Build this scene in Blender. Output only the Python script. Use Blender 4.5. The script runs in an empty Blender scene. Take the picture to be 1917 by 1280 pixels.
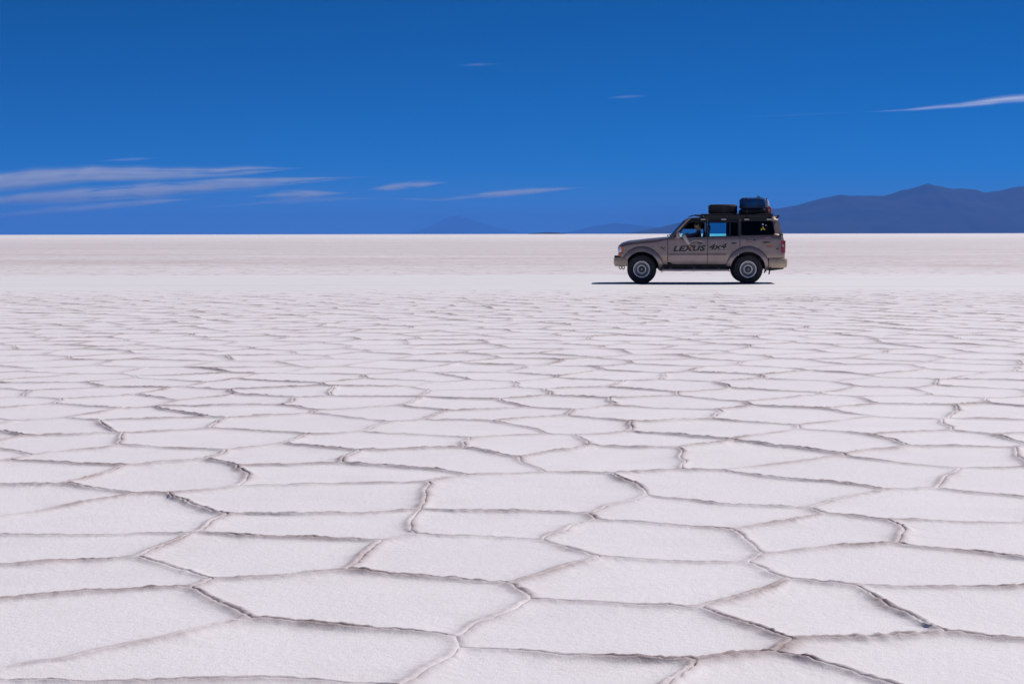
import bpy, bmesh, math, random
from mathutils import Vector, Matrix, noise
from math import radians as R, sin, cos, pi, sqrt

sc = bpy.context.scene
COL = sc.collection
random.seed(7)

# ------------------------------------------------------------------ camera, sky, sun, exposure
CAM_H, FPX = 1.36, 3200.0            # eye height in metres, focal length in pixels of the 1917 px photograph
HORIZON_Y = 438.0
cam = bpy.data.cameras.new('camera')
cam.sensor_width = 36.0
cam.lens = FPX / 1917 * 36
cam.clip_start, cam.clip_end = 0.1, 600000
cam_o = bpy.data.objects.new('camera', cam)
COL.objects.link(cam_o)
cam_o.location = (0, 0, CAM_H)
PITCH = math.atan((640 - HORIZON_Y) / FPX)
cam_o.rotation_euler = (Matrix.Rotation(pi / 2 - PITCH, 3, 'X') @ Matrix.Rotation(R(-0.09), 3, 'Z')).to_euler()
sc.camera = cam_o

SUN_EL, SUN_AZ = 48.0, 56.0          # azimuth clockwise from +Y (ahead of the camera)
world = bpy.data.worlds.new('World')
sc.world = world
world.use_nodes = True
wn = world.node_tree
bg = wn.nodes['Background']
sky = wn.nodes.new('ShaderNodeTexSky')
sky.sky_type = 'NISHITA'
sky.sun_disc = False
sky.sun_elevation, sky.sun_rotation = R(SUN_EL), R(SUN_AZ)
sky.altitude, sky.air_density, sky.dust_density, sky.ozone_density = 3650, 0.45, 0.0, 10.0
hs = wn.nodes.new('ShaderNodeHueSaturation')
hs.inputs['Saturation'].default_value = 1.27
wn.links.new(sky.outputs[0], hs.inputs['Color'])
wn.links.new(hs.outputs[0], bg.inputs[0])
bg.inputs[1].default_value = 0.079

sun = bpy.data.lights.new('sun', 'SUN')
sun.energy, sun.angle, sun.color = 4.4, R(0.53), (1.0, 0.94, 0.90)
sun_o = bpy.data.objects.new('sun', sun)
COL.objects.link(sun_o)
sd = Vector((sin(R(SUN_AZ)) * cos(R(SUN_EL)), cos(R(SUN_AZ)) * cos(R(SUN_EL)), sin(R(SUN_EL))))
sun_o.rotation_euler = sd.to_track_quat('Z', 'Y').to_euler()
sun_o.location = sd * 60

vs = sc.view_settings
sc.display_settings.display_device = 'sRGB'
vs.view_transform, vs.look, vs.exposure, vs.gamma = 'Standard', 'None', 0.0, 1.0
vs.use_curve_mapping = False
sc.render.engine = 'CYCLES'
cy = sc.cycles
cy.use_denoising = True
cy.max_bounces, cy.diffuse_bounces, cy.glossy_bounces = 8, 4, 4
cy.transparent_max_bounces, cy.transmission_bounces, cy.volume_bounces = 16, 6, 2
cy.caustics_reflective = cy.caustics_refractive = False

# ------------------------------------------------------------------ helpers
def px_dir(px, py):
    """Ray direction of a photograph pixel, y component 1 (the camera looks along +Y)."""
    u, v = (px - 958.5) / FPX, (640 - py) / FPX
    d = Vector((u, cos(PITCH) + v * sin(PITCH), -sin(PITCH) + v * cos(PITCH)))
    return d / d.y

def px_ground(px, py):
    d = px_dir(px, py)
    t = CAM_H / -d.z
    return Vector((d.x * t, t, 0))

def tag(o, label=None, cat=None, group=None, kind=None):
    for k, v in (('label', label), ('category', cat), ('group', group), ('kind', kind)):
        if v:
            o[k] = v
    return o

def link(name, me, mat, parent=None):
    o = bpy.data.objects.new(name, me)
    COL.objects.link(o)
    if mat is not None:
        me.materials.append(mat)
    if parent:
        o.parent = parent
    return o

def finish(bm, name, mat, parent=None, smooth=40, normals=True):
    if normals:
        bmesh.ops.recalc_face_normals(bm, faces=bm.faces[:])
    me = bpy.data.meshes.new(name)
    bm.to_mesh(me)
    bm.free()
    if smooth:
        me.polygons.foreach_set('use_smooth', [True] * len(me.polygons))
        me.set_sharp_from_angle(angle=R(smooth))
    return link(name, me, mat, parent)

def lerp(tab, x):
    if x <= tab[0][0]:
        return tab[0][1]
    for (a, b), (c, d) in zip(tab, tab[1:]):
        if x <= c:
            return b + (d - b) * (x - a) / (c - a)
    return tab[-1][1]

def smooth01(a, b, x):
    t = min(1, max(0, (x - a) / (b - a)))
    return t * t * (3 - 2 * t)

def add_box(bm, c, s, bevel=0.0, rot=None, seg=2):
    r = bmesh.ops.create_cube(bm, size=1.0)
    vs_ = r['verts']
    M = Matrix.Translation(c) @ (rot.to_4x4() if rot else Matrix.Identity(4)) @ Matrix.Diagonal((s[0], s[1], s[2], 1))
    bmesh.ops.transform(bm, matrix=M, verts=vs_)
    if bevel:
        es = list({e for v in vs_ for e in v.link_edges})
        bmesh.ops.bevel(bm, geom=es, offset=bevel, segments=seg, affect='EDGES', profile=0.6)

def add_tube(bm, pts, r, n=8, cap=True, closed=False):
    pts = [Vector(p) for p in pts]
    rings = []
    m = len(pts)
    up = None
    for i, p in enumerate(pts):
        if closed:
            t = pts[(i + 1) % m] - pts[i - 1]
        else:
            t = pts[min(i + 1, m - 1)] - pts[max(i - 1, 0)]
        t.normalize()
        if up is None or abs(up.dot(t)) > .95:
            up = Vector((0, 0, 1)) if abs(t.z) < .9 else Vector((1, 0, 0))
        a = t.cross(up).normalized()
        b = t.cross(a).normalized()
        up = -b if up.dot(-b) > 0 else b
        rr = r[i] if isinstance(r, (list, tuple)) else r
        rings.append([bm.verts.new(p + (a * cos(2 * pi * k / n) + b * sin(2 * pi * k / n)) * rr) for k in range(n)])
    for i in range(m if closed else m - 1):
        A, B = rings[i], rings[(i + 1) % m]
        for k in range(n):
            try:
                bm.faces.new((A[k], A[(k + 1) % n], B[(k + 1) % n], B[k]))
            except ValueError:
                pass
    if cap and not closed:
        bm.faces.new(rings[0][::-1])
        bm.faces.new(rings[-1])

def add_lathe(bm, prof, c, axis='Y', n=48, closed=False, wob=None):
    """prof: (radius, offset along the axis). Revolved about the axis through c."""
    c = Vector(c)
    rings = []
    for k in range(n):
        a = 2 * pi * k / n
        ring = []
        for j, (r, h) in enumerate(prof):
            if wob:
                r = wob(k, j, r)
            v = {'Y': (r * cos(a), h, r * sin(a)), 'Z': (r * cos(a), r * sin(a), h), 'X': (h, r * cos(a), r * sin(a))}[axis]
            ring.append(bm.verts.new(c + Vector(v)))
        rings.append(ring)
    L = len(prof)
    for k in range(n):
        A, B = rings[k], rings[(k + 1) % n]
        for j in range(L if closed else L - 1):
            j2 = (j + 1) % L
            bm.faces.new((A[j], A[j2], B[j2], B[j]))

# ------------------------------------------------------------------ materials
def new_mat(name):
    m = bpy.data.materials.new(name)
    m.use_nodes = True
    return m, m.node_tree, m.node_tree.nodes['Principled BSDF']

def setp(p, **kw):
    for k, v in kw.items():
        p.inputs[k.replace('_', ' ')].default_value = v

def nd(nt, t, **kw):
    n = nt.nodes.new('ShaderNode' + t)
    for k, v in kw.items():
        setattr(n, k, v)
    return n

def noise_tex(nt, vec, scale, detail=4, rough=.55):
    n = nd(nt, 'TexNoise')
    n.inputs['Scale'].default_value = scale
    n.inputs['Detail'].default_value = detail
    n.inputs['Roughness'].default_value = rough
    if vec is not None:
        nt.links.new(vec, n.inputs['Vector'])
    return n.outputs[0]

def ramp(nt, fac, stops):
    n = nd(nt, 'ValToRGB')
    e = n.color_ramp.elements
    while len(e) < len(stops):
        e.new(0.5)
    for i, (p, c) in enumerate(stops):
        e[i].position = p
        e[i].color = (c, c, c, 1) if isinstance(c, (int, float)) else (*c, 1)
    nt.links.new(fac, n.inputs[0])
    return n.outputs[0]

def mixc(nt, fac, a, b, mode='MIX'):
    n = nd(nt, 'Mix', data_type='RGBA', blend_type=mode)
    for sock, v in ((n.inputs[0], fac), (n.inputs[6], a), (n.inputs[7], b)):
        if isinstance(v, bpy.types.NodeSocket):
            nt.links.new(v, sock)
        elif isinstance(v, (int, float)):
            sock.default_value = v
        else:
            sock.default_value = (*v, 1)
    return n.outputs[2]

def math_n(nt, op, a, b=0.0):
    n = nd(nt, 'Math', operation=op)
    for sock, v in ((n.inputs[0], a), (n.inputs[1], b)):
        if isinstance(v, bpy.types.NodeSocket):
            nt.links.new(v, sock)
        else:
            sock.default_value = v
    return n.outputs[0]

def bump(nt, p, h, dist, strength=1.0, prev=None):
    b = nd(nt, 'Bump')
    b.inputs['Distance'].default_value = dist
    b.inputs['Strength'].default_value = strength
    nt.links.new(h, b.inputs['Height'])
    if prev is not None:
        nt.links.new(prev, b.inputs['Normal'])
    nt.links.new(b.outputs[0], p.inputs['Normal'])
    return b.outputs[0]

def world_pos(nt):
    return nd(nt, 'NewGeometry').outputs['Position']

def simple(name, col, rough=.5, metal=0.0, var=.15, scale=8.0, coat=0.0, bumpd=0.0, spec=.5):
    m, nt, p = new_mat(name)
    tc = nd(nt, 'TexCoord').outputs['Object']
    f = noise_tex(nt, tc, scale, 5)
    c2 = tuple(max(0, c * (1 - var)) for c in col)
    c3 = tuple(min(1, c * (1 + var)) for c in col)
    nt.links.new(mixc(nt, ramp(nt, f, [(.3, 0.0), (.7, 1.0)]), c2, c3), p.inputs['Base Color'])
    setp(p, Roughness=rough, Metallic=metal, Coat_Weight=coat, Specular_IOR_Level=spec)
    p.inputs['Coat Roughness'].default_value = .12
    if bumpd:
        bump(nt, p, noise_tex(nt, tc, scale * 4, 6), bumpd)
    return m

SALT, DIRT = (.82, .795, .815), (.27, .195, .185)

def salt_plate_mat():
    m, nt, p = new_mat('salt_crust_plates')
    pos = world_pos(nt)
    at = nd(nt, 'Attribute', attribute_name='dirt')
    big = ramp(nt, noise_tex(nt, pos, .55, 4), [(.32, 0.0), (.72, 1.0)])
    base = mixc(nt, big, SALT, (.79, .76, .775))
    mott = ramp(nt, noise_tex(nt, pos, 9.0, 6, .65), [(.45, 0.0), (.8, .3)])
    base = mixc(nt, mott, base, (.73, .68, .68))
    stain = ramp(nt, noise_tex(nt, pos, 2.6, 7, .62), [(.50, 0.0), (.72, .55)])
    base = mixc(nt, stain, base, (.735, .69, .71))
    fleck = ramp(nt, noise_tex(nt, pos, 34.0, 4, .7), [(.60, 0.0), (.72, .5)])
    base = mixc(nt, fleck, base, (.90, .89, .90))
    oi = nd(nt, 'ObjectInfo')
    base = mixc(nt, math_n(nt, 'MULTIPLY', oi.outputs['Random'], .35), base, (.745, .715, .745))
    grit = ramp(nt, noise_tex(nt, pos, 22.0, 5, .7), [(.25, .55), (.75, 1.0)])
    d = math_n(nt, 'MULTIPLY', at.outputs['Fac'], grit)
    nt.links.new(mixc(nt, d, base, DIRT), p.inputs['Base Color'])
    setp(p, Roughness=.62, Specular_IOR_Level=.35)
    b1 = bump(nt, p, noise_tex(nt, pos, 30.0, 6, .62), .007, .6)
    bump(nt, p, noise_tex(nt, pos, 190.0, 3, .7), .0025, .9, b1)
    return m

def track_mat():
    m, nt, p = new_mat('packed_salt')
    pos = world_pos(nt)
    mp = nd(nt, 'Mapping')
    mp.inputs['Scale'].default_value = (.05, 1.2, 1)
    nt.links.new(pos, mp.inputs['Vector'])
    st = ramp(nt, noise_tex(nt, mp.outputs[0], 1.0, 5, .6), [(.4, 0.0), (.75, .8)])
    base = mixc(nt, st, (.82, .805, .80), (.70, .68, .685))
    mott = ramp(nt, noise_tex(nt, pos, .9, 6, .6), [(.45, 0.0), (.8, .4)])
    base = mixc(nt, mott, base, (.71, .68, .68))
    nt.links.new(base, p.inputs['Base Color'])
    setp(p, Roughness=.55)
    bump(nt, p, noise_tex(nt, pos, 6.0, 6, .6), .02, .4)
    return m

def flat_mat():
    """The open flat: pale salt, crossed by broad zones of brownish grey crust, the shade of distant ridges mixed into its colour, with polygon joints."""
    m, nt, p = new_mat('salt_flat')
    pos = world_pos(nt)
    sep = nd(nt, 'SeparateXYZ')
    nt.links.new(pos, sep.inputs[0])
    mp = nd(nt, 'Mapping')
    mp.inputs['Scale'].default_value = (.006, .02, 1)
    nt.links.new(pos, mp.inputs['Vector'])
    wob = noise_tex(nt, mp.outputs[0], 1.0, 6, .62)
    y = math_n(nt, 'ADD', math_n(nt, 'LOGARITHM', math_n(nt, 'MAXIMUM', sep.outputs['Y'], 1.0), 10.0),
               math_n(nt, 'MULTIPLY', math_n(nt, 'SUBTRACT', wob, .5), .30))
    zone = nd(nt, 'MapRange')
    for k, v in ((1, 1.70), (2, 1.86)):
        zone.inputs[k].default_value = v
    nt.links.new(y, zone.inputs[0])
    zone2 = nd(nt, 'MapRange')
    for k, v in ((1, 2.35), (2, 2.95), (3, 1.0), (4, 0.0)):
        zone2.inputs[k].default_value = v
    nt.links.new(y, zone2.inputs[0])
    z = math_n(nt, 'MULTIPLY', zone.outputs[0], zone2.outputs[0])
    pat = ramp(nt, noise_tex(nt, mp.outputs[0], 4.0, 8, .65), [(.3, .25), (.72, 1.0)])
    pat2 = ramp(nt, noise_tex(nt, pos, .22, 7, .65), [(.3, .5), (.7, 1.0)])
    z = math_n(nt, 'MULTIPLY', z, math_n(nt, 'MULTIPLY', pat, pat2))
    base = mixc(nt, z, SALT, (.50, .425, .415))  # dirty crust tone, darkened further for the shade of backlit ridges not modelled here
    vo = nd(nt, 'TexVoronoi', feature='DISTANCE_TO_EDGE')
    vo.inputs['Scale'].default_value = .95
    nt.links.new(pos, vo.inputs['Vector'])
    joints = ramp(nt, vo.outputs['Distance'], [(.0, .55), (.09, 0.0)])
    base = mixc(nt, joints, base, (.40, .32, .30))
    nt.links.new(base, p.inputs['Base Color'])
    setp(p, Roughness=.65)
    bump(nt, p, noise_tex(nt, pos, 2.5, 6, .6), .05, .5)
    return m

def rock_mat():
    m, nt, p = new_mat('volcanic_rock')
    pos = world_pos(nt)
    f = ramp(nt, noise_tex(nt, pos, .0009, 8, .62), [(.35, 0.0), (.68, 1.0)])
    c = mixc(nt, f, (.010, .010, .012), (.042, .024, .024))
    f2 = ramp(nt, noise_tex(nt, pos, .004, 6, .6), [(.45, 0.0), (.7, .6)])
    nt.links.new(mixc(nt, f2, c, (.024, .018, .019)), p.inputs['Base Color'])
    setp(p, Roughness=.95, Specular_IOR_Level=.1)
    return m

def vol_mat(name, col, dens, g=0.0):
    m = bpy.data.materials.new(name)
    m.use_nodes = True
    nt = m.node_tree
    nt.nodes.remove(nt.nodes['Principled BSDF'])
    v = nd(nt, 'VolumePrincipled')
    v.inputs['Color'].default_value = (*col, 1)
    v.inputs['Density'].default_value = dens
    v.inputs['Anisotropy'].default_value = g
    nt.links.new(v.outputs[0], nt.nodes['Material Output'].inputs['Volume'])
    return m

def glass_mat(name, tint, refl=.8):
    m = bpy.data.materials.new(name)
    m.use_nodes = True
    nt = m.node_tree
    nt.nodes.remove(nt.nodes['Principled BSDF'])
    tr, gl, mx = nd(nt, 'BsdfTransparent'), nd(nt, 'BsdfGlossy'), nd(nt, 'MixShader')
    tr.inputs[0].default_value = (*tint, 1)
    gl.inputs['Roughness'].default_value = .03
    gl.inputs['Color'].default_value = (.9 * refl,) * 3 + (1,)
    fr = nd(nt, 'Fresnel')
    fr.inputs[0].default_value = 1.45
    nt.links.new(fr.outputs[0], mx.inputs[0])
    nt.links.new(tr.outputs[0], mx.inputs[1])
    nt.links.new(gl.outputs[0], mx.inputs[2])
    nt.links.new(mx.outputs[0], nt.nodes['Material Output'].inputs['Surface'])
    return m

def paint_mat():
    m, nt, p = new_mat('champagne_paint')
    tc = nd(nt, 'TexCoord').outputs['Object']
    sep = nd(nt, 'SeparateXYZ')
    nt.links.new(tc, sep.inputs[0])
    f = ramp(nt, noise_tex(nt, tc, 2.5, 6, .6), [(.35, 0.0), (.7, 1.0)])
    c = mixc(nt, f, (.27, .195, .165), (.33, .24, .205))
    dust = ramp(nt, noise_tex(nt, tc, 5.0, 8, .7), [(.42, 0.0), (.75, .40)])
    low = nd(nt, 'MapRange')
    for k, v in ((1, 1.05), (2, .35), (3, .15), (4, 1.0)):
        low.inputs[k].default_value = v
    nt.links.new(sep.outputs['Z'], low.inputs[0])
    d = math_n(nt, 'MULTIPLY', dust, low.outputs[0])
    nt.links.new(mixc(nt, d, c, (.50, .46, .44)), p.inputs['Base Color'])
    nt.links.new(math_n(nt, 'ADD', math_n(nt, 'MULTIPLY', d, .4), .33), p.inputs['Roughness'])
    setp(p, Metallic=.6, Coat_Weight=.6)
    p.inputs['Coat Roughness'].default_value = .15
    return m

M = dict(
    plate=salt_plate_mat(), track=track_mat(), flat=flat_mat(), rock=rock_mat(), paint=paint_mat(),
    flare=simple('grey_lower_paint', (.30, .23, .22), .30, .35, .12, 4, .7),
    moulding=simple('dark_moulding', (.19, .15, .15), .5, .1, .12, 4, .1),
    navy=simple('navy_shirt', (.03, .035, .06), .9, 0, .2, 14),
    bumper=simple('tan_bumper', (.42, .32, .24), .5, .1, .18, 5, .15),
    black=simple('black_trim', (.012, .012, .013), .5, 0, .3, 12),
    chassis=simple('dark_underbody', (.022, .019, .018), .85, 0, .4, 6, bumpd=.004),
    interior=simple('dark_interior', (.03, .027, .026), .8, 0, .25, 10),
    seat=simple('seat_cloth', (.05, .045, .045), .9, 0, .25, 14),
    rubber=simple('tyre_rubber', (.034, .034, .038), .85, 0, .3, 9, bumpd=.002, spec=.2),
    steel=simple('rim_steel', (.34, .33, .33), .45, .6, .2, 14),
    ring=simple('rim_bright_ring', (.86, .85, .84), .4, .1, .08, 14),
    hub=simple('hub_dark', (.10, .10, .105), .5, .5, .2, 14),
    chrome=simple('bare_metal', (.55, .54, .53), .35, .9, .1, 14),
    rack=simple('black_rack_steel', (.014, .014, .015), .55, .2, .3, 10),
    blue=simple('blue_tarpaulin', (.006, .05, .17), .9, 0, .3, 6, bumpd=.006, spec=.12),
    duffel=simple('black_duffel', (.014, .015, .02), .9, 0, .3, 8, bumpd=.006, spec=.15),
    strap=simple('dark_webbing', (.02, .018, .016), .8, 0, .3, 30),
    red=simple('red_can', (.34, .03, .02), .5, 0, .2, 8, .2),
    tan=simple('tan_plastic', (.42, .25, .15), .55, 0, .15, 8),
    jug=simple('cloudy_plastic', (.62, .64, .70), .35, 0, .08, 8),
    lamp=simple('headlamp_lens', (.66, .70, .78), .15, .2, .08, 20, .6),
    orange=simple('orange_lens', (.55, .12, .02), .25, 0, .15, 20, .5),
    redlens=simple('red_lens', (.30, .02, .015), .25, 0, .2, 20, .5),
    palelens=simple('pale_lens', (.55, .42, .38), .25, 0, .1, 20, .4),
    ink=simple('black_decal', (.03, .026, .026), .5, 0, .2, 10),
    pale=simple('pale_decal', (.40, .36, .32), .5, 0, .1, 10),
    violet=simple('violet_decal', (.38, .16, .30), .5, 0, .3, 14),
    ochre=simple('ochre_decal', (.38, .23, .07), .5, 0, .2, 12),
    redink=simple('red_decal', (.36, .07, .05), .5, 0, .2, 12),
    maroon=simple('maroon_decal', (.14, .012, .03), .5, 0, .2, 12),
    yellow=simple('yellow_decal', (.72, .52, .06), .5, 0, .1, 12),
    skin=simple('skin', (.40, .25, .18), .6, 0, .12, 12),
    shirt=simple('pale_shirt', (.56, .51, .45), .85, 0, .1, 14, bumpd=.003),
    trousers=simple('dark_trousers', (.03, .035, .05), .9, 0, .2, 14),
    hair=simple('black_hair', (.012, .01, .009), .6, 0, .3, 30),
    mirrorpink=simple('mirror_shell', (.36, .25, .24), .4, .2, .15, 6, .3),
    glass=glass_mat('tinted_glass', (.60, .93, 1.0)),
    screen=glass_mat('windscreen_glass', (.70, .80, .82)),
    dark=glass_mat('dark_window_film', (.035, .035, .04)),
)

# ------------------------------------------------------------------ the salt flat
def grid_sheet(name, xs, ys, zf, mat, parent=None):
    vs_ = [(x, y, zf(x, y)) for y in ys for x in xs]
    n = len(xs)
    fs = [(j * n + i, j * n + i + 1, (j + 1) * n + i + 1, (j + 1) * n + i) for j in range(len(ys) - 1) for i in range(n - 1)]
    me = bpy.data.meshes.new(name)
    me.from_pydata(vs_, [], fs)
    me.polygons.foreach_set('use_smooth', [True] * len(fs))
    return link(name, me, mat, parent)

gx = [-127000, -20000, -4000, -800, -160, -40, 0, 40, 160, 800, 4000, 20000, 127000]
gy = [-8000, -1600, -300, -60, -10, 20, 60, 140, 300, 900, 3000, 12000, 40000, 127000]
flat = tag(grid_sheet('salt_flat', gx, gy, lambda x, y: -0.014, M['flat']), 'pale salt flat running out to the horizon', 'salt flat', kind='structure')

# cells: centres read off the photograph near the camera, random further out
CELL_PX = [(640, 1122), (190, 1160), (440, 1232), (1190, 1188), (1215, 1090), (1695, 1060), (1570, 1150), (1835, 1143), (1730, 1242),
           (1080, 1285), (180, 1078), (490, 1036), (870, 1040), (140, 1027), (200, 974), (600, 938), (640, 984), (900, 985),
           (965, 935), (1330, 967), (1230, 1010), (1530, 1000), (1740, 957), (1800, 1003), (1430, 920), (350, 1330), (1480, 1310)]
seeds = [px_ground(*p).xy for p in CELL_PX]
STEP = 0.98
NEAR_Y, FAR_Y = 2.6, 41.5
row = 0
yy = NEAR_Y - 1.5
rng = random.Random(11)
while yy < FAR_Y + 1.5:
    half = .31 * yy + 4.6
    n = int(half / STEP)
    for i in range(-n - 1, n + 2):
        p = Vector((i * STEP + (.5 * STEP if row % 2 else 0) + rng.uniform(-.27, .27), yy + rng.uniform(-.25, .25)))
        if all((p - s).length > .80 for s in seeds[:len(CELL_PX)]):
            seeds.append(p)
    yy += STEP * .86
    row += 1

buckets = {}
for i, s in enumerate(seeds):
    buckets.setdefault((int(s.x // 2), int(s.y // 2)), []).append(i)

def cell_poly(i):
    c = seeds[i]
    poly = [Vector((c.x + a, c.y + b)) for a, b in ((-3, -3), (3, -3), (3, 3), (-3, 3))]
    bx, by = int(c.x // 2), int(c.y // 2)
    nb = sorted(((seeds[j] - c).length, j) for u in (-1, 0, 1) for v in (-1, 0, 1) for j in buckets.get((bx + u, by + v), ()) if j != i)
    for d, j in nb[:26]:
        mid, nrm = (seeds[j] + c) / 2, (seeds[j] - c) / d
        out = []
        for k in range(len(poly)):
            a, b = poly[k - 1], poly[k]
            da, db = (a - mid).dot(nrm), (b - mid).dot(nrm)
            if (da < 0) != (db < 0):
                out.append(a + (b - a) * (da / (da - db)))
            if db <= 0:
                out.append(b)
        poly = out
        if not poly:
            break
    return poly

def pn(x, y, s, o=0.0):
    return noise.noise(Vector((x * s + o, y * s - o, o * 1.7)))

def warp(p):
    a = Vector((pn(p.x, p.y, 1.1, 3.1), pn(p.x, p.y, 1.1, 17.7))) * .12
    b = Vector((pn(p.x, p.y, 4.3, 5.9), pn(p.x, p.y, 4.3, 29.3))) * .035
    c = Vector((pn(p.x, p.y, 21.0, 2.2), pn(p.x, p.y, 21.0, 33.1))) * .006
    return p + a + b + c

def ridge_h(x, y):
    """Crest height of the salt ridge that runs along a joint here."""
    n = .55 + .9 * pn(x, y, 1.15, 41.0) + .28 * pn(x, y, 6.0, 7.0)
    h = .006 + .0165 * min(1.1, max(0.0, n))
    h *= .9 * (1 + .3 * pn(x, y, 26.0, 2.0))
    return h * (1 - .06 * smooth01(8, 18, y)) * (1 - .65 * smooth01(35, 41, y))

RINGS = [(0.0, .35, 1.0), (.006, .85, 1.0), (.014, 1.0, .95), (.024, .82, .85), (.038, .38, .45), (.058, .13, .16), (.10, .03, .05), (.18, 0.0, .0)]

def plate_mesh(i, step):
    poly = cell_poly(i)
    if len(poly) < 3:
        return None
    c = warp(sum(poly, Vector((0, 0))) / len(poly))
    bd = []
    for k in range(len(poly)):
        a, b = poly[k - 1], poly[k]
        L = (b - a).length
        if L < 1e-4:
            continue
        n = max(1, int(round(L / step)))
        bd += [warp(a.lerp(b, t / n)) for t in range(n)]
    verts, dirt, faces = [], [], []
    m = len(bd)
    rings = RINGS if step < .05 else [RINGS[0], RINGS[2], RINGS[3], RINGS[5], RINGS[7]]
    tilt = (random.uniform(-.004, .004), random.uniform(-.004, .004))
    def zi(x, y):
        return .0015 + .004 * pn(x, y, 2.3, 9.0) + .003 * pn(x, y, 9.0, 1.0) + .0018 * pn(x, y, 31.0, 6.0)
    def zl(x, y):
        return .0015 + .004 * pn(x, y, 2.3, 9.0)
    win = max(1, int(round(.05 / step)))
    soft = [sum((bd[(k + o) % m] for o in range(-win, win + 1)), Vector((0, 0))) / (2 * win + 1) for k in range(m)]
    ang = [math.atan2(b.y - c.y, b.x - c.x) for b in soft]
    for k in range(1, 2 * m):
        i0, i1 = (k - 1) % m, k % m
        da = (ang[i1] - ang[i0] + pi) % (2 * pi) - pi
        if da < .0008:
            ang[i1] = ang[i0] + .0008
    soft = [c + Vector((cos(a), sin(a))) * (b - c).length for a, b in zip(ang, soft)]
    for d, hf, df in rings:
        for b in (bd if d < .02 else [x.lerp(y, .5) for x, y in zip(bd, soft)] if d < .03 else soft):
            r = (b - c).length
            t = max(.35, 1 - d / max(r * .93, .02))
            q = c + (b - c) * t
            h = ridge_h(b.x, b.y)
            jag = 1 + (.24 * pn(q.x, q.y, 44.0, 11.0) + .16 * pn(q.x, q.y, 95.0, 19.0) if d else 0)
            verts.append((q.x, q.y, (zl if d > .15 else zi)(q.x, q.y) + h * hf * jag))
            dirt.append(max(0.0, min(1.0, df * (.24 + 38 * h) * (.85 + .7 * pn(q.x, q.y, 3.0, 60.0)))))
    for t in (.72, .45, .2):
        for b in bd:
            r = (b - c).length
            t0 = max(.35, 1 - rings[-1][0] / max(r * .93, .02))
            q = c + (b - c) * t0 * t
            verts.append((q.x, q.y, zl(q.x, q.y)))
            dirt.append(0.0)
    verts.append((c.x, c.y, zl(c.x, c.y)))
    dirt.append(0.0)
    nr = len(rings) + 3
    for j in range(nr - 1):
        for k in range(m):
            k2 = (k + 1) % m
            faces.append((j * m + k, j * m + k2, (j + 1) * m + k2, (j + 1) * m + k))
    last = len(verts) - 1
    for k in range(m):
        faces.append(((nr - 1) * m + k, (nr - 1) * m + (k + 1) % m, last))
    return verts, faces, dirt

def in_view(s):
    return NEAR_Y + .9 < s.y and abs(s.x) < .30 * s.y + .7

order = sorted((i for i in range(len(seeds)) if NEAR_Y < seeds[i].y < FAR_Y and abs(seeds[i].x) < .31 * seeds[i].y + 4.0),
               key=lambda i: seeds[i].y + (0 if in_view(seeds[i]) else 1000))
rest = ([], [], [])
for rank, i in enumerate(order):
    y = seeds[i].y
    r = plate_mesh(i, .013 if y < 9.5 else .025 if y < 17 else .06)
    if r is None:
        continue
    v, f, d = r
    if rank < 300 and in_view(seeds[i]):
        me = bpy.data.meshes.new('salt_plate')
        me.from_pydata(v, [], f)
        me.polygons.foreach_set('use_smooth', [True] * len(f))
        me.attributes.new('dirt', 'FLOAT', 'POINT').data.foreach_set('value', d)
        link('salt_plate', me, M['plate'], flat)
    else:
        b = len(rest[0])
        rest[0].extend(v)
        rest[1].extend(tuple(q + b for q in ff) for ff in f)
        rest[2].extend(d)
me = bpy.data.meshes.new('salt_crust')
me.from_pydata(rest[0], [], rest[1])
me.polygons.foreach_set('use_smooth', [True] * len(rest[1]))
me.attributes.new('dirt', 'FLOAT', 'POINT').data.foreach_set('value', rest[2])
tag(link('salt_crust', me, M['plate'], flat), kind='stuff')

# the packed lane the car drives on: a thin sheet with ragged edges, thinning out to nothing at both sides
tx = [-130 + .8 * i for i in range(336)]
ty = [0, .03, .08, .2, .35, .5, .65, .8, .92, .97, 1]
tv, tf = [], []
for t in ty:
    for x in tx:
        y0 = 40.4 + .8 * pn(x, 0, .12, 5) + .5 * pn(x, 0, .6, 8)
        y1 = 57.5 + 1.6 * pn(x, 9, .06, 5) + .6 * pn(x, 3, .5, 8)
        edge = smooth01(0, .06, t) * smooth01(0, .06, 1 - t)
        tv.append((x, y0 + (y1 - y0) * t, -.02 + .024 * edge))
nx = len(tx)
tf = [(j * nx + i, j * nx + i + 1, (j + 1) * nx + i + 1, (j + 1) * nx + i) for j in range(len(ty) - 1) for i in range(nx - 1)]
me = bpy.data.meshes.new('salt_track')
me.from_pydata(tv, [], tf)
me.polygons.foreach_set('use_smooth', [True] * len(tf))
tag(link('salt_track', me, M['track']), 'smooth packed salt driving lane under the car', 'track', kind='structure')

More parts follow.
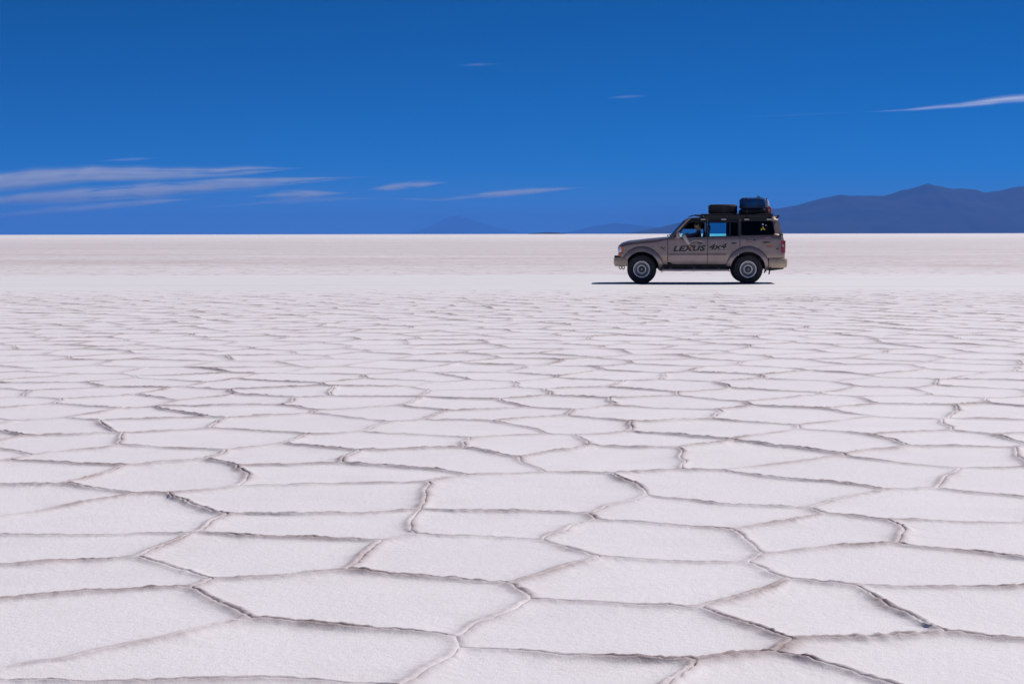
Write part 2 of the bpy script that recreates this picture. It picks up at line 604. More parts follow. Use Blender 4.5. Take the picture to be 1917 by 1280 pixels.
# ------------------------------------------------------------------ mountains
def mountain_range(name, crest, dist, depth, label, nrow=36, dx=5, rough=1.0, seed=0.0):
    x0, x1 = crest[0][0], crest[-1][0]
    n = int((x1 - x0) / dx)
    verts, faces = [], []
    for j in range(nrow + 1):
        t = -1 + 2 * j / nrow
        for i in range(n + 1):
            px = x0 + (x1 - x0) * i / n
            X = (px - 958.5) / FPX * dist
            Y = dist + t * depth
            h = lerp(crest, px) / FPX * dist
            k = pn(X / 1000, Y / 1000, .45 * 30 / (dist / 1000), seed) * .5 + pn(X / 1000, Y / 1000, 1.6 * 30 / (dist / 1000), seed + 4) * .28 + pn(X / 1000, Y / 1000, 5.5 * 30 / (dist / 1000), seed + 8) * .10
            prof = max(0, 1 - abs(t + .12 * k)) ** .9
            z = h * prof * (1 + rough * .55 * k * (1 - prof * .75)) + h * .05 * rough * k * prof
            verts.append((X, Y, max(-.3, z) - .25))
    for j in range(nrow):
        for i in range(n):
            a = j * (n + 1) + i
            faces.append((a, a + 1, a + n + 2, a + n + 1))
    me = bpy.data.meshes.new(name)
    me.from_pydata(verts, [], faces)
    me.polygons.foreach_set('use_smooth', [True] * len(faces))
    return tag(link(name, me, M['rock']), label, 'mountain', kind='structure')

mountain_range('mountain', [(1170, 0), (1205, 6), (1235, 12), (1265, 19), (1330, 34), (1400, 42), (1455, 46), (1490, 52), (1530, 63), (1570, 72), (1610, 70), (1655, 70),
               (1700, 86), (1735, 97), (1768, 88), (1800, 85), (1840, 81), (1870, 85), (1900, 91), (1930, 90), (1990, 76), (2060, 84), (2150, 60), (2260, 48), (2380, 20), (2440, 0)],
               36000, 4200, 'broad blue mountain range rising behind the car', seed=2.0)
mountain_range('mountain', [(1040, 0), (1075, 5), (1110, 14), (1150, 20), (1190, 16), (1240, 11), (1300, 0)], 80000, 3000, 'low hazy foothills just beyond the car bonnet', 20, 4, seed=5.0)
mountain_range('mountain', [(745, 0), (775, 4), (810, 16), (840, 31), (858, 34), (880, 28), (905, 19), (940, 10), (975, 3), (1000, 0)], 112000, 5000, 'faint lone cone far away on the horizon', 20, 4, seed=9.0)
mountain_range('island', [(985, 0), (1000, 1.6), (1025, 3.2), (1045, 2.6), (1062, 0)], 14000, 250, 'thin dark islet lying on the horizon', 14, 2, seed=1.0)

# ------------------------------------------------------------------ clouds: thin drifting cirrus, each a wispy body of mist
CLOUD = vol_mat('cirrus', (1, 1, 1), 1.0e-3, .35)
CLOUD_THIN = vol_mat('cirrus_thin', (1, 1, 1), 3.0e-4, .35)
def cloud(spine, label, alt=4600.0, mat=None, depth=5.5, strands=3, seed=0):
    """spine: (px, py, half thickness in px). The distance follows from the height of the cloud layer."""
    rg = random.Random(seed)
    NS = 24
    ym = sum(p[1] for p in spine) / len(spine)
    dist = alt / ((HORIZON_Y - ym) / FPX)
    bm = bmesh.new()
    for s in range(strands):
        rows = []
        n = 60
        x0, x1 = spine[0][0], spine[-1][0]
        a0, a1 = (0, 1) if s == 0 else sorted((rg.uniform(0, .55), rg.uniform(.5, 1)))
        ty_, tz = [(p[0], p[1]) for p in spine], [(p[0], p[2]) for p in spine]
        offz, offd = (0, 0) if s == 0 else (rg.uniform(-1.0, 1.0), rg.uniform(-2, 2))
        for i in range(n + 1):
            u = i / n
            px = x0 + (x1 - x0) * (a0 + (a1 - a0) * u)
            hw = lerp(tz, px) * (1.2 if s == 0 else .75)
            taper = max(.02, sin(pi * min(1, max(0, u))) ** .6)
            hw *= taper * (1 + .35 * noise.noise(Vector((px * .012, s * 9.1, seed))))
            py = lerp(ty_, px) + offz * lerp(tz, px) + 2.0 * noise.noise(Vector((px * .008, s * 3.3, seed + 5)))
            Y = dist + offd * hw * dist / FPX
            X = (px - 958.5) / FPX * Y
            Z = CAM_H + (HORIZON_Y - py) / FPX * Y
            rz = hw / FPX * dist
            ring = []
            fade = taper * (.75 + .5 * noise.noise(Vector((px * .03, s * 5.7, seed + 2))))
            for k in range(NS):
                v = -1 + 4 * k / NS if k < NS / 2 else 3 - 4 * k / NS
                sg = 1 if k < NS / 2 else -1
                dd = math.exp(-(v / .42) ** 2) * (1 - abs(v) ** 4) * fade + .004
                ring.append(bm.verts.new((X, Y + sg * dd * rz * depth, Z + v * rz * 1.75)))
            rows.append(ring)
        for A, B in zip(rows, rows[1:]):
            for k in range(NS):
                bm.faces.new((A[k], A[(k + 1) % NS], B[(k + 1) % NS], B[k]))
        bm.faces.new(rows[0][::-1])
        bm.faces.new(rows[-1])
    o = finish(bm, 'cloud', mat or CLOUD, None, 60)
    return tag(o, label, 'cloud', 'streaks of thin high cloud')

cloud([(-260, 352, 8), (-60, 346, 11), (60, 333, 12), (180, 325, 9), (330, 323, 8), (420, 322, 7), (500, 316, 7), (590, 313, 3)], 'longest white cloud streak, uppermost of the thick ones', seed=1, strands=6)
cloud([(-200, 385, 6), (-20, 376, 8), (120, 368, 10), (260, 358, 9), (420, 347, 8), (540, 343, 6), (640, 335, 3), (730, 330, 1.5)], 'broad white cloud streak with a long thin tail', alt=4300, seed=2, strands=6)
cloud([(-120, 412, 3), (60, 398, 4), (200, 386, 5), (300, 376, 5), (390, 371, 3)], 'short slanting pale streak underneath the broad cloud', alt=3800, strands=3, seed=3)
cloud([(460, 368, 3), (540, 365, 5), (600, 363, 5), (670, 360, 2)], 'small cloud fleck under the tail of the broad streak', alt=4200, seed=4, strands=2)
cloud([(340, 390, 2), (470, 381, 3), (580, 374, 4), (680, 371, 3), (760, 374, 1.5)], 'faint thread of cloud below the small fleck', alt=3900, mat=CLOUD_THIN, strands=2, seed=5)
cloud([(685, 354, 3), (740, 350, 5), (790, 345, 5), (845, 342, 2.5)], 'isolated short white cloud dash', alt=4300, seed=6, strands=2)
cloud([(690, 371, 1.2), (820, 374, 2), (900, 367, 4), (990, 359, 5), (1050, 355, 4), (1110, 352, 2)], 'white cloud sliver pointing at the car luggage', alt=4200, seed=7, strands=2)
cloud([(180, 303, 1.5), (240, 299, 2.5), (310, 294, 2)], 'faint wisp above the longest cloud streak', mat=CLOUD_THIN, strands=1, seed=8)
cloud([(1600, 214, 2.0), (1710, 207, 3.2), (1790, 201, 4), (1870, 191, 5), (1960, 185, 6), (2080, 180, 6), (2200, 178, 3)], 'bright narrow cloud trail high over the mountains', alt=4700, seed=9, strands=2)
cloud([(1330, 222, .5), (1450, 219, .8), (1560, 216, .8), (1650, 211, .6)], 'barely visible thread leading into the bright trail', alt=4700, mat=CLOUD_THIN, strands=1, seed=10)

cloud([(850, 126, 1.5), (900, 124, 2.5), (945, 122, 1.5)], 'faint small wisp alone in the deep blue', mat=CLOUD_THIN, strands=1, seed=11)
cloud([(1130, 186, 1.5), (1175, 184, 2.5), (1220, 182, 1.5)], 'faint small wisp straight above the car bonnet', mat=CLOUD_THIN, strands=1, seed=12)

# ------------------------------------------------------------------ the car
CL = 2.355                                            # half length: x runs from the front bumper (0) to the rear (4.71)
car = bpy.data.objects.new('off_road_car', None)
COL.objects.link(car)
NEAR = 46.4
car_px = (1148 + 1474) / 2
car.location = ((car_px - 958.5) / FPX * NEAR + .065, NEAR + .86, 0.004)
car.rotation_euler = (0, 0, R(-4.0))
tag(car, 'dusty champagne four wheel drive with roof luggage, crossing the salt', 'car')
WF, WR, WZ, TR = .767, 3.636, .392, .398              # wheel centres and tyre radius

ZH = [(.14, 1.0), (.20, 1.055), (.258, 1.09), (.41, 1.135), (.924, 1.19), (1.38, 1.232), (1.56, 1.245)]
ZR = [(1.99, 1.752), (2.10, 1.787), (2.30, 1.817), (2.6, 1.838), (3.4, 1.848), (4.2, 1.848), (4.36, 1.836), (4.45, 1.795)]
XR = [(.60, 4.63), (.80, 4.64), (1.18, 4.605), (1.327, 4.575), (1.72, 4.45), (1.80, 4.43)]

def W(x, z):
    """Half width of the body at length x and height z."""
    w = .835 + .010 * cos((z - .85) * 2.6)
    if z < .78:
        w -= (.78 - z) ** 1.6 * .42
    if z > 1.16:
        w -= .19 * (z - 1.16) * smooth01(1.16, 1.34, z)
    if x < .6:
        w -= .10 * ((.6 - max(x, 0)) / .6) ** 2.3
    u = x - (lerp(XR, z) - .27)
    if u > 0:
        w -= .13 * min(1.15, u / .27) ** 3.0
    if x < 1.55:
        k = .09 * min(1, (1.55 - x) / .35)
        zt = lerp(ZH, x)
        if k > .002 and z > zt - k:
            a = min(1, (z - (zt - k)) / k)
            w -= k * (1 - sqrt(max(0, 1 - a * a)))
    return w

def P(x, y, z):
    return Vector((x - CL, y, z))

def panel_into(bm, poly, side, off=0.0, thick=.02, sx=.06, sz=.03):
    b = bmesh.new()
    f = b.faces.new([b.verts.new((x, 0, z)) for x, z in poly])
    bmesh.ops.triangulate(b, faces=[f])
    xs, zs = [p[0] for p in poly], [p[1] for p in poly]
    for lo, hi, st, nrm in ((min(xs), max(xs), sx, (1, 0, 0)), (min(zs), max(zs), sz, (0, 0, 1))):
        n = int((hi - lo) / st)
        for i in range(1, n + 1):
            q = lo + (hi - lo) * i / (n + 1)
            bmesh.ops.bisect_plane(b, geom=b.verts[:] + b.edges[:] + b.faces[:], plane_co=Vector(nrm) * q, plane_no=nrm)
    b.verts.index_update()
    out = [bm.verts.new(P(v.co.x, side * (W(v.co.x, v.co.z) + off), v.co.z)) for v in b.verts]
    inn = [bm.verts.new(P(v.co.x, side * (W(v.co.x, v.co.z) + off - thick), v.co.z)) for v in b.verts]
    for f in b.faces:
        ids = [v.index for v in f.verts]
        bm.faces.new([out[i] for i in ids])
        bm.faces.new([inn[i] for i in ids][::-1])
    for e in b.edges:
        if len(e.link_faces) == 1:
            i, j = e.verts[0].index, e.verts[1].index
            bm.faces.new((out[i], out[j], inn[j], inn[i]))
    b.free()

def ring_into(bm, outer, inner, side, off=0.0, thick=.03, n=5):
    m = len(outer)
    def samp(poly):
        return [(poly[k][0] + (poly[(k + 1) % m][0] - poly[k][0]) * t / n, poly[k][1] + (poly[(k + 1) % m][1] - poly[k][1]) * t / n)
                for k in range(m) for t in range(n)]
    def y(x, z, o):
        return side * (W(x, z) + o)
    A, B = samp(outer), samp(inner)
    layers = []
    for pts, o in ((A, off), (B, off), (B, off - thick), (A, off - thick)):
        layers.append([bm.verts.new(P(x, y(x, z, o), z)) for x, z in pts])
    L = len(A)
    for a in range(4):
        U, V = layers[a], layers[(a + 1) % 4]
        for k in range(L):
            bm.faces.new((U[k], U[(k + 1) % L], V[(k + 1) % L], V[k]))

def part(name, mat, fn, parent=car, smooth=35):
    bm = bmesh.new()
    fn(bm)
    return finish(bm, name, mat, parent, smooth)

def arc(cx, cz, r, a0, a1, n):
    return [(cx + r * cos(R(a0 + (a1 - a0) * i / n)), cz + r * sin(R(a0 + (a1 - a0) * i / n))) for i in range(n + 1)]

FRONT_WIN = [(1.70, 1.262), (2.49, 1.275), (2.49, 1.70), (2.13, 1.70), (2.05, 1.655)]
FRONT_FRAME = [(1.565, 1.240), (2.535, 1.262), (2.535, 1.765), (2.085, 1.772), (2.01, 1.72)]
REAR_WIN = [(2.60, 1.278), (3.36, 1.298), (3.36, 1.70), (2.60, 1.70)]
REAR_FRAME = [(2.548, 1.263), (3.408, 1.288), (3.408, 1.765), (2.548, 1.765)]
QUARTER_WIN = [(3.50, 1.315), (4.28, 1.325), (4.335, 1.36), (4.335, 1.40), (4.285, 1.65), (4.24, 1.70), (3.50, 1.70), (3.455, 1.66), (3.455, 1.35)]
QUARTER_FRAME = [(3.48, 1.29), (4.42, 1.308), (4.572, 1.312), (4.545, 1.42), (4.475, 1.66), (4.425, 1.768), (3.48, 1.768), (3.42, 1.72), (3.42, 1.30)]

def side_parts(s):
    near = s < 0
    # fender
    def f(bm):
        top = [(x, z - .002) for x, z in ((1.46, 1.238), (1.2, 1.214), (.924, 1.188), (.65, 1.159), (.41, 1.133), (.258, 1.088), (.215, 1.062))]
        poly = top + [(.20, 1.02), (.30, 1.015), (.30, .845), (.20, .835), (.20, .735), (.33, .72)] + arc(WF, WZ, .53, 141, 0, 14) + [(1.33, .42), (1.46, .42)]
        panel_into(bm, poly, s, 0, .018, .06, .022)
    part('front_fender', M['paint'], f)
    # doors
    def f(bm):
        panel_into(bm, [(1.472, 1.240), (2.533, 1.262), (2.533, .53), (1.62, .53), (1.55, .57), (1.50, .66), (1.472, .82)], s, .002, .03)
        ring_into(bm, FRONT_FRAME, FRONT_WIN, s, .002)
    d1 = part('front_door', M['paint'], f)
    def f(bm):
        panel_into(bm, [(2.547, 1.262), (3.408, 1.288), (3.408, 1.02)] + arc(WR, WZ, .60, 112, 167, 8) + [(2.547, .53)], s, .002, .03)
        ring_into(bm, REAR_FRAME, REAR_WIN, s, .002)
    d2 = part('rear_door', M['paint'], f)
    def f(bm):
        panel_into(bm, [(3.42, 1.29), (4.575, 1.312), (4.605, 1.18), (4.635, .80), (4.63, .695), (4.15, .695)] + arc(WR, WZ, .53, 35, 112, 9) + [(3.42, 1.0)], s, 0, .025)
        ring_into(bm, QUARTER_FRAME, QUARTER_WIN, s, 0)
    q = part('rear_quarter', M['paint'], f)
    # glass
    def pane(name, poly, mat, parent, off=-.014):
        def g(bm):
            panel_into(bm, poly, s, off, .005, .1, .06)
        return part(name, mat, g, parent)
    def grow(poly, k=.012):
        cx, cz = sum(p[0] for p in poly) / len(poly), sum(p[1] for p in poly) / len(poly)
        return [(x + math.copysign(k, x - cx), z + math.copysign(k, z - cz)) for x, z in poly]
    if near:
        pane('window_pane', [(1.70, 1.10), (2.50, 1.10), (2.50, 1.285), (1.70, 1.272)], M['glass'], d1)      # wound down
    else:
        pane('window_pane', grow(FRONT_WIN), M['glass'], d1)
    def f(bm):                                                                                                # dark film over the upper third
        panel_into(bm, [(1.92, 1.485), (2.49, 1.485), (2.49, 1.70), (2.13, 1.70), (2.05, 1.655)], s, -.024, .002, .1, .06)
    if not near:
        tag(part('tint_film', M['dark'], f, d1), 'dark film across the top of the window')
    pane('window_pane', grow([(2.60, 1.278), (3.13, 1.292), (3.13, 1.70), (2.60, 1.70)]), M['glass'], d2)
    tag(pane('window_pane', grow([(3.165, 1.293), (3.36, 1.298), (3.36, 1.70), (3.165, 1.70)]), M['dark'], d2), 'dark fixed vent pane')
    tag(pane('window_pane', grow(QUARTER_WIN), M['dark'], q), 'dark tinted cargo window')
    def f(bm):
        panel_into(bm, [(3.128, 1.285), (3.168, 1.285), (3.168, 1.71), (3.128, 1.71)], s, -.004, .02)
    part('window_divider', M['black'], f, d2)
    # black surrounds and wind deflectors
    def f(bm):
        ring_into(bm, [(1.655, 1.248), (2.527, 1.262), (2.527, 1.766), (2.095, 1.769), (2.022, 1.716)], FRONT_WIN, s, .006, .006)
    part('window_trim', M['black'], f, d1)
    def f(bm):
        ring_into(bm, [(2.556, 1.266), (3.398, 1.287), (3.398, 1.766), (2.556, 1.766)], REAR_WIN, s, .006, .006)
    part('window_trim', M['black'], f, d2)
    def f(bm):
        ring_into(bm, [(3.48, 1.302), (4.30, 1.312), (4.355, 1.345), (4.355, 1.41), (4.305, 1.68), (4.27, 1.762), (3.48, 1.765), (3.428, 1.71), (3.428, 1.31)], QUARTER_WIN, s, .005, .005)
    part('window_trim', M['black'], f, q)
    for par, poly in ((d1, [(2.06, 1.655), (2.10, 1.69), (2.14, 1.715), (2.50, 1.715), (2.50, 1.655)]), (d2, [(2.59, 1.655), (3.37, 1.655), (3.37, 1.715), (2.59, 1.715)])):
        def f(bm):
            panel_into(bm, poly, s, .028, .004)
        part('wind_deflector', M['black'], f, par)
    # handles, moulding lines
    for par, x in ((d1, 2.29), (d2, 3.20)):
        def f(bm):
            add_box(bm, P(x + .055, s * (W(x, 1.09) + .014), 1.095), (.13, .03, .032), .008)
        part('door_handle', M['black'], f, par)
    for par, x0, x1 in ((d1, 1.48, 2.528), (d2, 2.552, 3.04)):
        def f(bm):
            panel_into(bm, [(x0, .775), (x1, .775), (x1, .825), (x0, .825)], s, .012, .012, .1, .03)
        part('side_moulding', M['moulding'], f, par)
        def f(bm):
            panel_into(bm, [(x0 + (.10 if par is d1 else 0), .545), (x1, .545), (x1, .772), (x0 + (.02 if par is d1 else 0), .772)], s, .006, .006, .1, .04)
        part('lower_cladding', M['flare'], f, par)
    for par, x, z0, z1 in ((d1, 1.466, .60, 1.232), (d2, 2.540, .535, 1.255), (q, 3.414, 1.01, 1.282)):
        def f(bm):
            panel_into(bm, [(x - .008, z0), (x + .008, z0), (x + .008, z1), (x - .008, z1)], s, .0045, .012, .1, .05)
        part('door_seam', M['black'], f, par)
    # flares
    def flare(cx, a0, a1):
        def f(bm):
            prof = [(.615, -.004), (.612, .022), (.597, .048), (.565, .066), (.515, .078), (.482, .082), (.468, .070), (.468, .0), (.468, -.10)]
            n = 40
            rows = []
            for i in range(n + 1):
                a = R(a0 + (a1 - a0) * i / n)
                row_ = []
                for r, o in prof:
                    rr = r * (1 + .018 * cos(2 * (a - pi / 2)))
                    x, z = cx + rr * cos(a), WZ + rr * sin(a)
                    e = smooth01(0, .10, i / n) * .35 + .65
                    row_.append(bm.verts.new(P(x, s * (W(min(max(x, .25), 4.3), min(z, .95)) + o * e - (0.004 if o <= 0 else 0)), z)))
                rows.append(row_)
            for A, B in zip(rows, rows[1:]):
                for j in range(len(prof) - 1):
                    bm.faces.new((A[j], A[j + 1], B[j + 1], B[j]))
            bm.faces.new(rows[0])
            bm.faces.new(rows[-1][::-1])
        return part('fender_flare', M['flare'], f)
    flare(WF, -4, 145)
    flare(WR, -3, 171)
    # wheel wells
    for cx in (WF, WR):
        def f(bm):
            rows = []
            for i in range(19):
                a = R(-8 + 196 * i / 18)
                rows.append([bm.verts.new(P(cx + .50 * cos(a), s * y, WZ + .50 * sin(a))) for y in (.83, .45)])
            for A, B in zip(rows, rows[1:]):
                bm.faces.new((A[0], A[1], B[1], B[0]))
        part('wheel_well', M['chassis'], f)
    # side step, mud flap
    def f(bm):
        add_box(bm, P(2.22, s * .83, .375), (1.82, .17, .06), .018)
        for x in (1.55, 2.2, 2.85):
            add_box(bm, P(x, s * .70, .42), (.05, .16, .05))
    part('side_step', M['flare'], f)
    def f(bm):
        add_box(bm, P(2.2, s * .755, .475), (1.75, .10, .10), .01)
    part('sill', M['chassis'], f)  # dark colour stands in for the running board's shadow
    def f(bm):
        panel_into(bm, [(1.30, .515), (3.10, .515), (3.10, .86), (1.40, .95)], s, -.036, .012, .1, .05)
    part('rocker_panel', M['paint'], f)
    for x in (1.33, 4.22):
        def f(bm):
            add_box(bm, P(x, s * .78, .35 if x > 2 else .40), (.018, .24, .20), .004, Matrix.Rotation(R(10), 3, 'Y'))
        part('mud_flap', M['black'], f)
    # mirror
    def f(bm):
        add_box(bm, P(1.74, s * .955, 1.295), (.10, .19, .165), .03, seg=3)
        add_box(bm, P(1.70, s * .85, 1.25), (.07, .10, .035), .01)
    mi = part('wing_mirror', M['mirrorpink'], f)
    def f(bm):
        add_box(bm, P(1.792, s * .955, 1.295), (.006, .15, .125))
    part('mirror_glass', M['chrome'], f, mi)
    # lamps
    def f(bm):
        add_box(bm, P(.165, s * .60, .93), (.10, .30, .155), .015)
    hl = part('headlight', M['lamp'], f)
    def f(bm):
        panel_into(bm, [(.215, .85), (.298, .85), (.298, 1.012), (.205, 1.012)], s, -.004, .05)
    part('side_marker', M['orange'], f, hl)
    def f(bm):
        panel_into(bm, [(.125, .852), (.212, .852), (.202, 1.008), (.125, 1.008)], s, -.006, .05)
    part('lamp_lens', M['lamp'], f, hl)
    def f(bm):
        panel_into(bm, [(.125, .745), (.197, .745), (.197, .832), (.125, .832)], s, -.004, .05)
    part('turn_signal', M['orange'], f)
    def f(bm):
        panel_into(bm, [(4.535, .83), (4.632, .83), (4.612, 1.165), (4.53, 1.165)], s, .006, .02, .02, .05)
        add_box(bm, P(4.622, s * .66, 1.0), (.05, .16, .33), .01)
    tl = part('tail_light', M['redlens'], f)
    def f(bm):
        panel_into(bm, [(4.555, 1.00), (4.62, 1.00), (4.615, 1.06), (4.555, 1.06)], s, .009, .01, .02, .05)
    part('reversing_lens', M['palelens'], f, tl)

for s in (-1, 1):
    side_parts(s)

# hood, cowl, roof, screen, tailgate
def slab(bm, xs, ts, fn, thick):
    """Grid fn(x, t) -> Vector, given a thickness downwards along thick (a Vector)."""
    A = [[bm.verts.new(fn(x, t)) for t in ts] for x in xs]
    B = [[bm.verts.new(fn(x, t) + thick) for t in ts] for x in xs]
    n, m = len(xs), len(ts)
    for i in range(n - 1):
        for j in range(m - 1):
            bm.faces.new((A[i][j], A[i + 1][j], A[i + 1][j + 1], A[i][j + 1]))
            bm.faces.new((B[i][j], B[i][j + 1], B[i + 1][j + 1], B[i + 1][j]))
    for i in range(n - 1):
        for j in (0, m - 1):
            bm.faces.new((A[i][j], A[i + 1][j], B[i + 1][j], B[i][j]))
    for j in range(m - 1):
        for i in (0, n - 1):
            bm.faces.new((A[i][j], A[i][j + 1], B[i][j + 1], B[i][j]))

TS = [-1 + i / 10 for i in range(21)]
def hood_pt(x, t):
    hw = W(x, lerp(ZH, x)) - .004
    z = lerp(ZH, x) + .022 * (1 - t * t) + .012 * (smooth01(.62, .5, abs(t)))
    return P(x, t * hw, z)
part('bonnet', M['paint'], lambda bm: slab(bm, [.145, .17, .20, .23, .26, .32, .41, .55, .7, .92, 1.15, 1.38, 1.47], TS, hood_pt, Vector((0, 0, -.03))))
part('cowl', M['black'], lambda bm: slab(bm, [1.475, 1.52, 1.62], TS, lambda x, t: P(x, t * .765, 1.243 + .012 * (1 - t * t)), Vector((0, 0, -.05))))
for y in (-.45, .15):
    def f(bm):
        add_tube(bm, [P(1.50, y, 1.262), P(1.475, y + .05, 1.315), P(1.53, y + .20, 1.315), P(1.56, y + .48, 1.33)], .011, 6)
    part('wiper', M['black'], f)

def roof_pt(x, t):
    hw = W(min(x, 4.2), 1.76) + .012 - .05 * smooth01(4.3, 4.46, x)
    zr = lerp(ZR, x)
    z = zr - (zr - 1.735) * max(0, (abs(t) - .72) / .28) ** 2.2 - .012 * t * t
    return P(x + (.05 * (1 - t * t) * (-1 if x < 2.05 else 0)), t * hw, z)
TR_ = [-1, -.985, -.96, -.92, -.86, -.79, -.7, -.5, -.25, 0, .25, .5, .7, .79, .86, .92, .96, .985, 1]
part('roof', M['paint'], lambda bm: slab(bm, [1.985, 2.03, 2.10, 2.2, 2.3, 2.45, 2.6, 3.0, 3.4, 3.8, 4.1, 4.2, 4.28, 4.36, 4.41, 4.445], TR_, roof_pt, Vector((0, 0, -.025))))
part('headliner', M['interior'], lambda bm: add_box(bm, P(3.2, 0, 1.765), (2.2, 1.32, .03)))
for s in (-1, 1):
    def f(bm):
        add_box(bm, P(3.30, s * (W(3.2, 1.765) + .020), 1.768), (2.05, .022, .022), .005)
    part('drip_rail', M['black'], f)  # rail coloured black to carry the shadow under the rack
    def f(bm):
        add_tube(bm, [P(1.555, s * .79, 1.235), P(1.80, s * .765, 1.52), P(1.99, s * .725, 1.715), P(2.07, s * .70, 1.765)], [.04, .036, .034, .03], 10)
    part('windscreen_pillar', M['paint'], f)

def screen_pt(u, t):
    base = Vector((1.505 + .10 * t * t, t * .745, 1.255))
    top = Vector((1.965 + .085 * t * t, t * .665, 1.772 - .02 * t * t))
    p = base.lerp(top, u) + Vector((-.02, 0, .02)) * (4 * u * (1 - u)) * .5
    return P(*p)
part('windscreen', M['screen'], lambda bm: slab(bm, [i / 8 for i in range(9)], TS, screen_pt, Vector((.005, 0, -.003))))

def gate_pt(z, t):
    hw = W(lerp(XR, z) - .01, z) - .012
    return P(lerp(XR, z) + .012 * (1 - t * t) - .008, t * hw, z)
part('tailgate', M['paint'], lambda bm: slab(bm, [.70, .8, .95, 1.1, 1.2, 1.28], TS, gate_pt, Vector((-.04, 0, 0))))
def f(bm):
    slab(bm, [1.285, 1.31], TS, gate_pt, Vector((-.04, 0, 0)))
    slab(bm, [1.70, 1.74, 1.79], TS, gate_pt, Vector((-.04, 0, 0)))
    for s in (-1, 1):
        slab(bm, [1.311, 1.4, 1.55, 1.699], [s * 1.0, s * .93, s * .86], gate_pt, Vector((-.04, 0, 0)))
tw = part('tailgate_frame', M['paint'], f)
part('rear_window', M['dark'], lambda bm: slab(bm, [1.305, 1.5, 1.705], [-.87, -.4, 0, .4, .87], lambda z, t: gate_pt(z, t) - Vector((.018, 0, 0)), Vector((-.005, 0, 0))), tw)
part('rear_spoiler', M['paint'], lambda bm: add_box(bm, P(4.435, 0, 1.835), (.10, 1.1, .025), .008))
part('roof_lamp', M['black'], lambda bm: add_box(bm, P(4.455, -.55, 1.822), (.06, .12, .07), .015))
part('hinge_trim', M['black'], lambda bm: add_box(bm, P(4.53, -.765, 1.325), (.10, .05, .035), .008))

# nose
def f(bm):
    add_box(bm, P(.17, 0, .93), (.06, .86, .17), .01)
gr = part('grille', M['black'], f)
for i in range(5):
    part('grille_bar', M['chrome'], lambda bm: add_box(bm, P(.134, 0, .865 + i * .033), (.02, .84, .012), .003), gr)
part('nose_panel', M['paint'], lambda bm: add_box(bm, P(.20, 0, .785), (.12, 1.36, .12), .02))
part('nose_cap', M['paint'], lambda bm: add_box(bm, P(.19, 0, 1.025), (.11, 1.36, .04), .015))

def bumper(name, path, prof, mat):
    """prof: (outward offset, z) closed section swept along path (x, y, outward normal)."""
    def f(bm):
        rows = []
        for x, y, nx_, ny_ in path:
            rows.append([bm.verts.new(P(x + o * nx_, y + o * ny_, z)) for o, z in prof])
        m = len(prof)
        for A, B in zip(rows, rows[1:]):
            for j in range(m):
                bm.faces.new((A[j], A[(j + 1) % m], B[(j + 1) % m], B[j]))
        bm.faces.new(rows[0])
        bm.faces.new(rows[-1][::-1])
    return part(name, mat, f)
def u_path(x_end, x_face, hw, hwc, sgn):
    pts = [(x_end, -hw), (x_end + (x_face - x_end) * .5, -hw), (x_face - sgn * .10, -hw + .01), (x_face - sgn * .035, -hw + .05), (x_face - sgn * .006, -hwc), (x_face, -.45), (x_face, 0)]
    pts = pts + [(x, -y) for x, y in pts[-2::-1]]
    out = []
    for i, (x, y) in enumerate(pts):
        a, b = pts[max(0, i - 1)], pts[min(len(pts) - 1, i + 1)]
        t = Vector((b[0] - a[0], b[1] - a[1])).normalized()
        n = Vector((t.y, -t.x))
        if n.dot(Vector((x - (x_end if sgn > 0 else x_end), y))) < 0:
            n = -n
        out.append((x, y, n.x, n.y))
    return out
fb = bumper('front_bumper', u_path(.385, .012, .868, .72, -1), [(-.09, .50), (-.02, .475), (.005, .52), (.012, .60), (.008, .68), (-.015, .715), (-.09, .72)], M['bumper'])
part('bumper_strip', M['black'], lambda bm: add_box(bm, P(.10, 0, .735), (.17, 1.5, .03), .01))
rb = bumper('rear_bumper', u_path(4.20, 4.70, .875, .74, 1), [(-.12, .46), (-.03, .43), (.0, .47), (.012, .55), (.008, .65), (-.015, .685), (-.12, .69)], M['bumper'])
def f(bm):
    add_box(bm, P(4.40, 0, .405), (.40, 1.58, .07), .02, Matrix.Rotation(R(-7), 3, 'Y'))
part('bumper_underside', M['chassis'], f, rb)
for x in (.185, .265):
    def f(bm):
        c = P(x, -.60, .435)
        add_tube(bm, [c + Vector((.035 * cos(a), 0, .04 * sin(a))) for a in [2 * pi * k / 14 for k in range(14)]], .012, 6, closed=True)
    part('tow_ring', M['chassis'], f)

# underside
def f(bm):
    add_box(bm, P(2.35, 0, .60), (4.1, 1.05, .22), .03)
    add_box(bm, P(2.17, 0, .53), (1.66, 1.56, .10), .01)
    add_box(bm, P(.80, 0, 1.0), (1.05, 1.46, .05))
    add_box(bm, P(.80, 0, .80), (.90, .86, .45), .03)
    add_box(bm, P(3.85, 0, .95), (1.45, 1.56, .05))
    add_box(bm, P(4.38, 0, .60), (.36, 1.50, .18), .02)
    add_box(bm, P(1.48, 0, .85), (.06, 1.50, .70))
part('chassis', M['chassis'], f)
def f(bm):
    add_box(bm, P(1.75, -.20, .40), (.34, .34, .14), .04)
    add_box(bm, P(2.45, .30, .40), (.55, .32, .12), .05)
    add_tube(bm, [P(1.2, .25, .43), P(2.1, .28, .37), P(3.0, .35, .40), P(3.5, .5, .50), P(4.5, .55, .42)], .035, 8)
    add_tube(bm, [P(1.9, 0, .42), P(3.6, 0, .40)], .03, 8)
    for y in (-.45, .45):
        add_box(bm, P(2.4, y, .46), (3.9, .07, .11), .01)
part('drivetrain', M['chassis'], f)
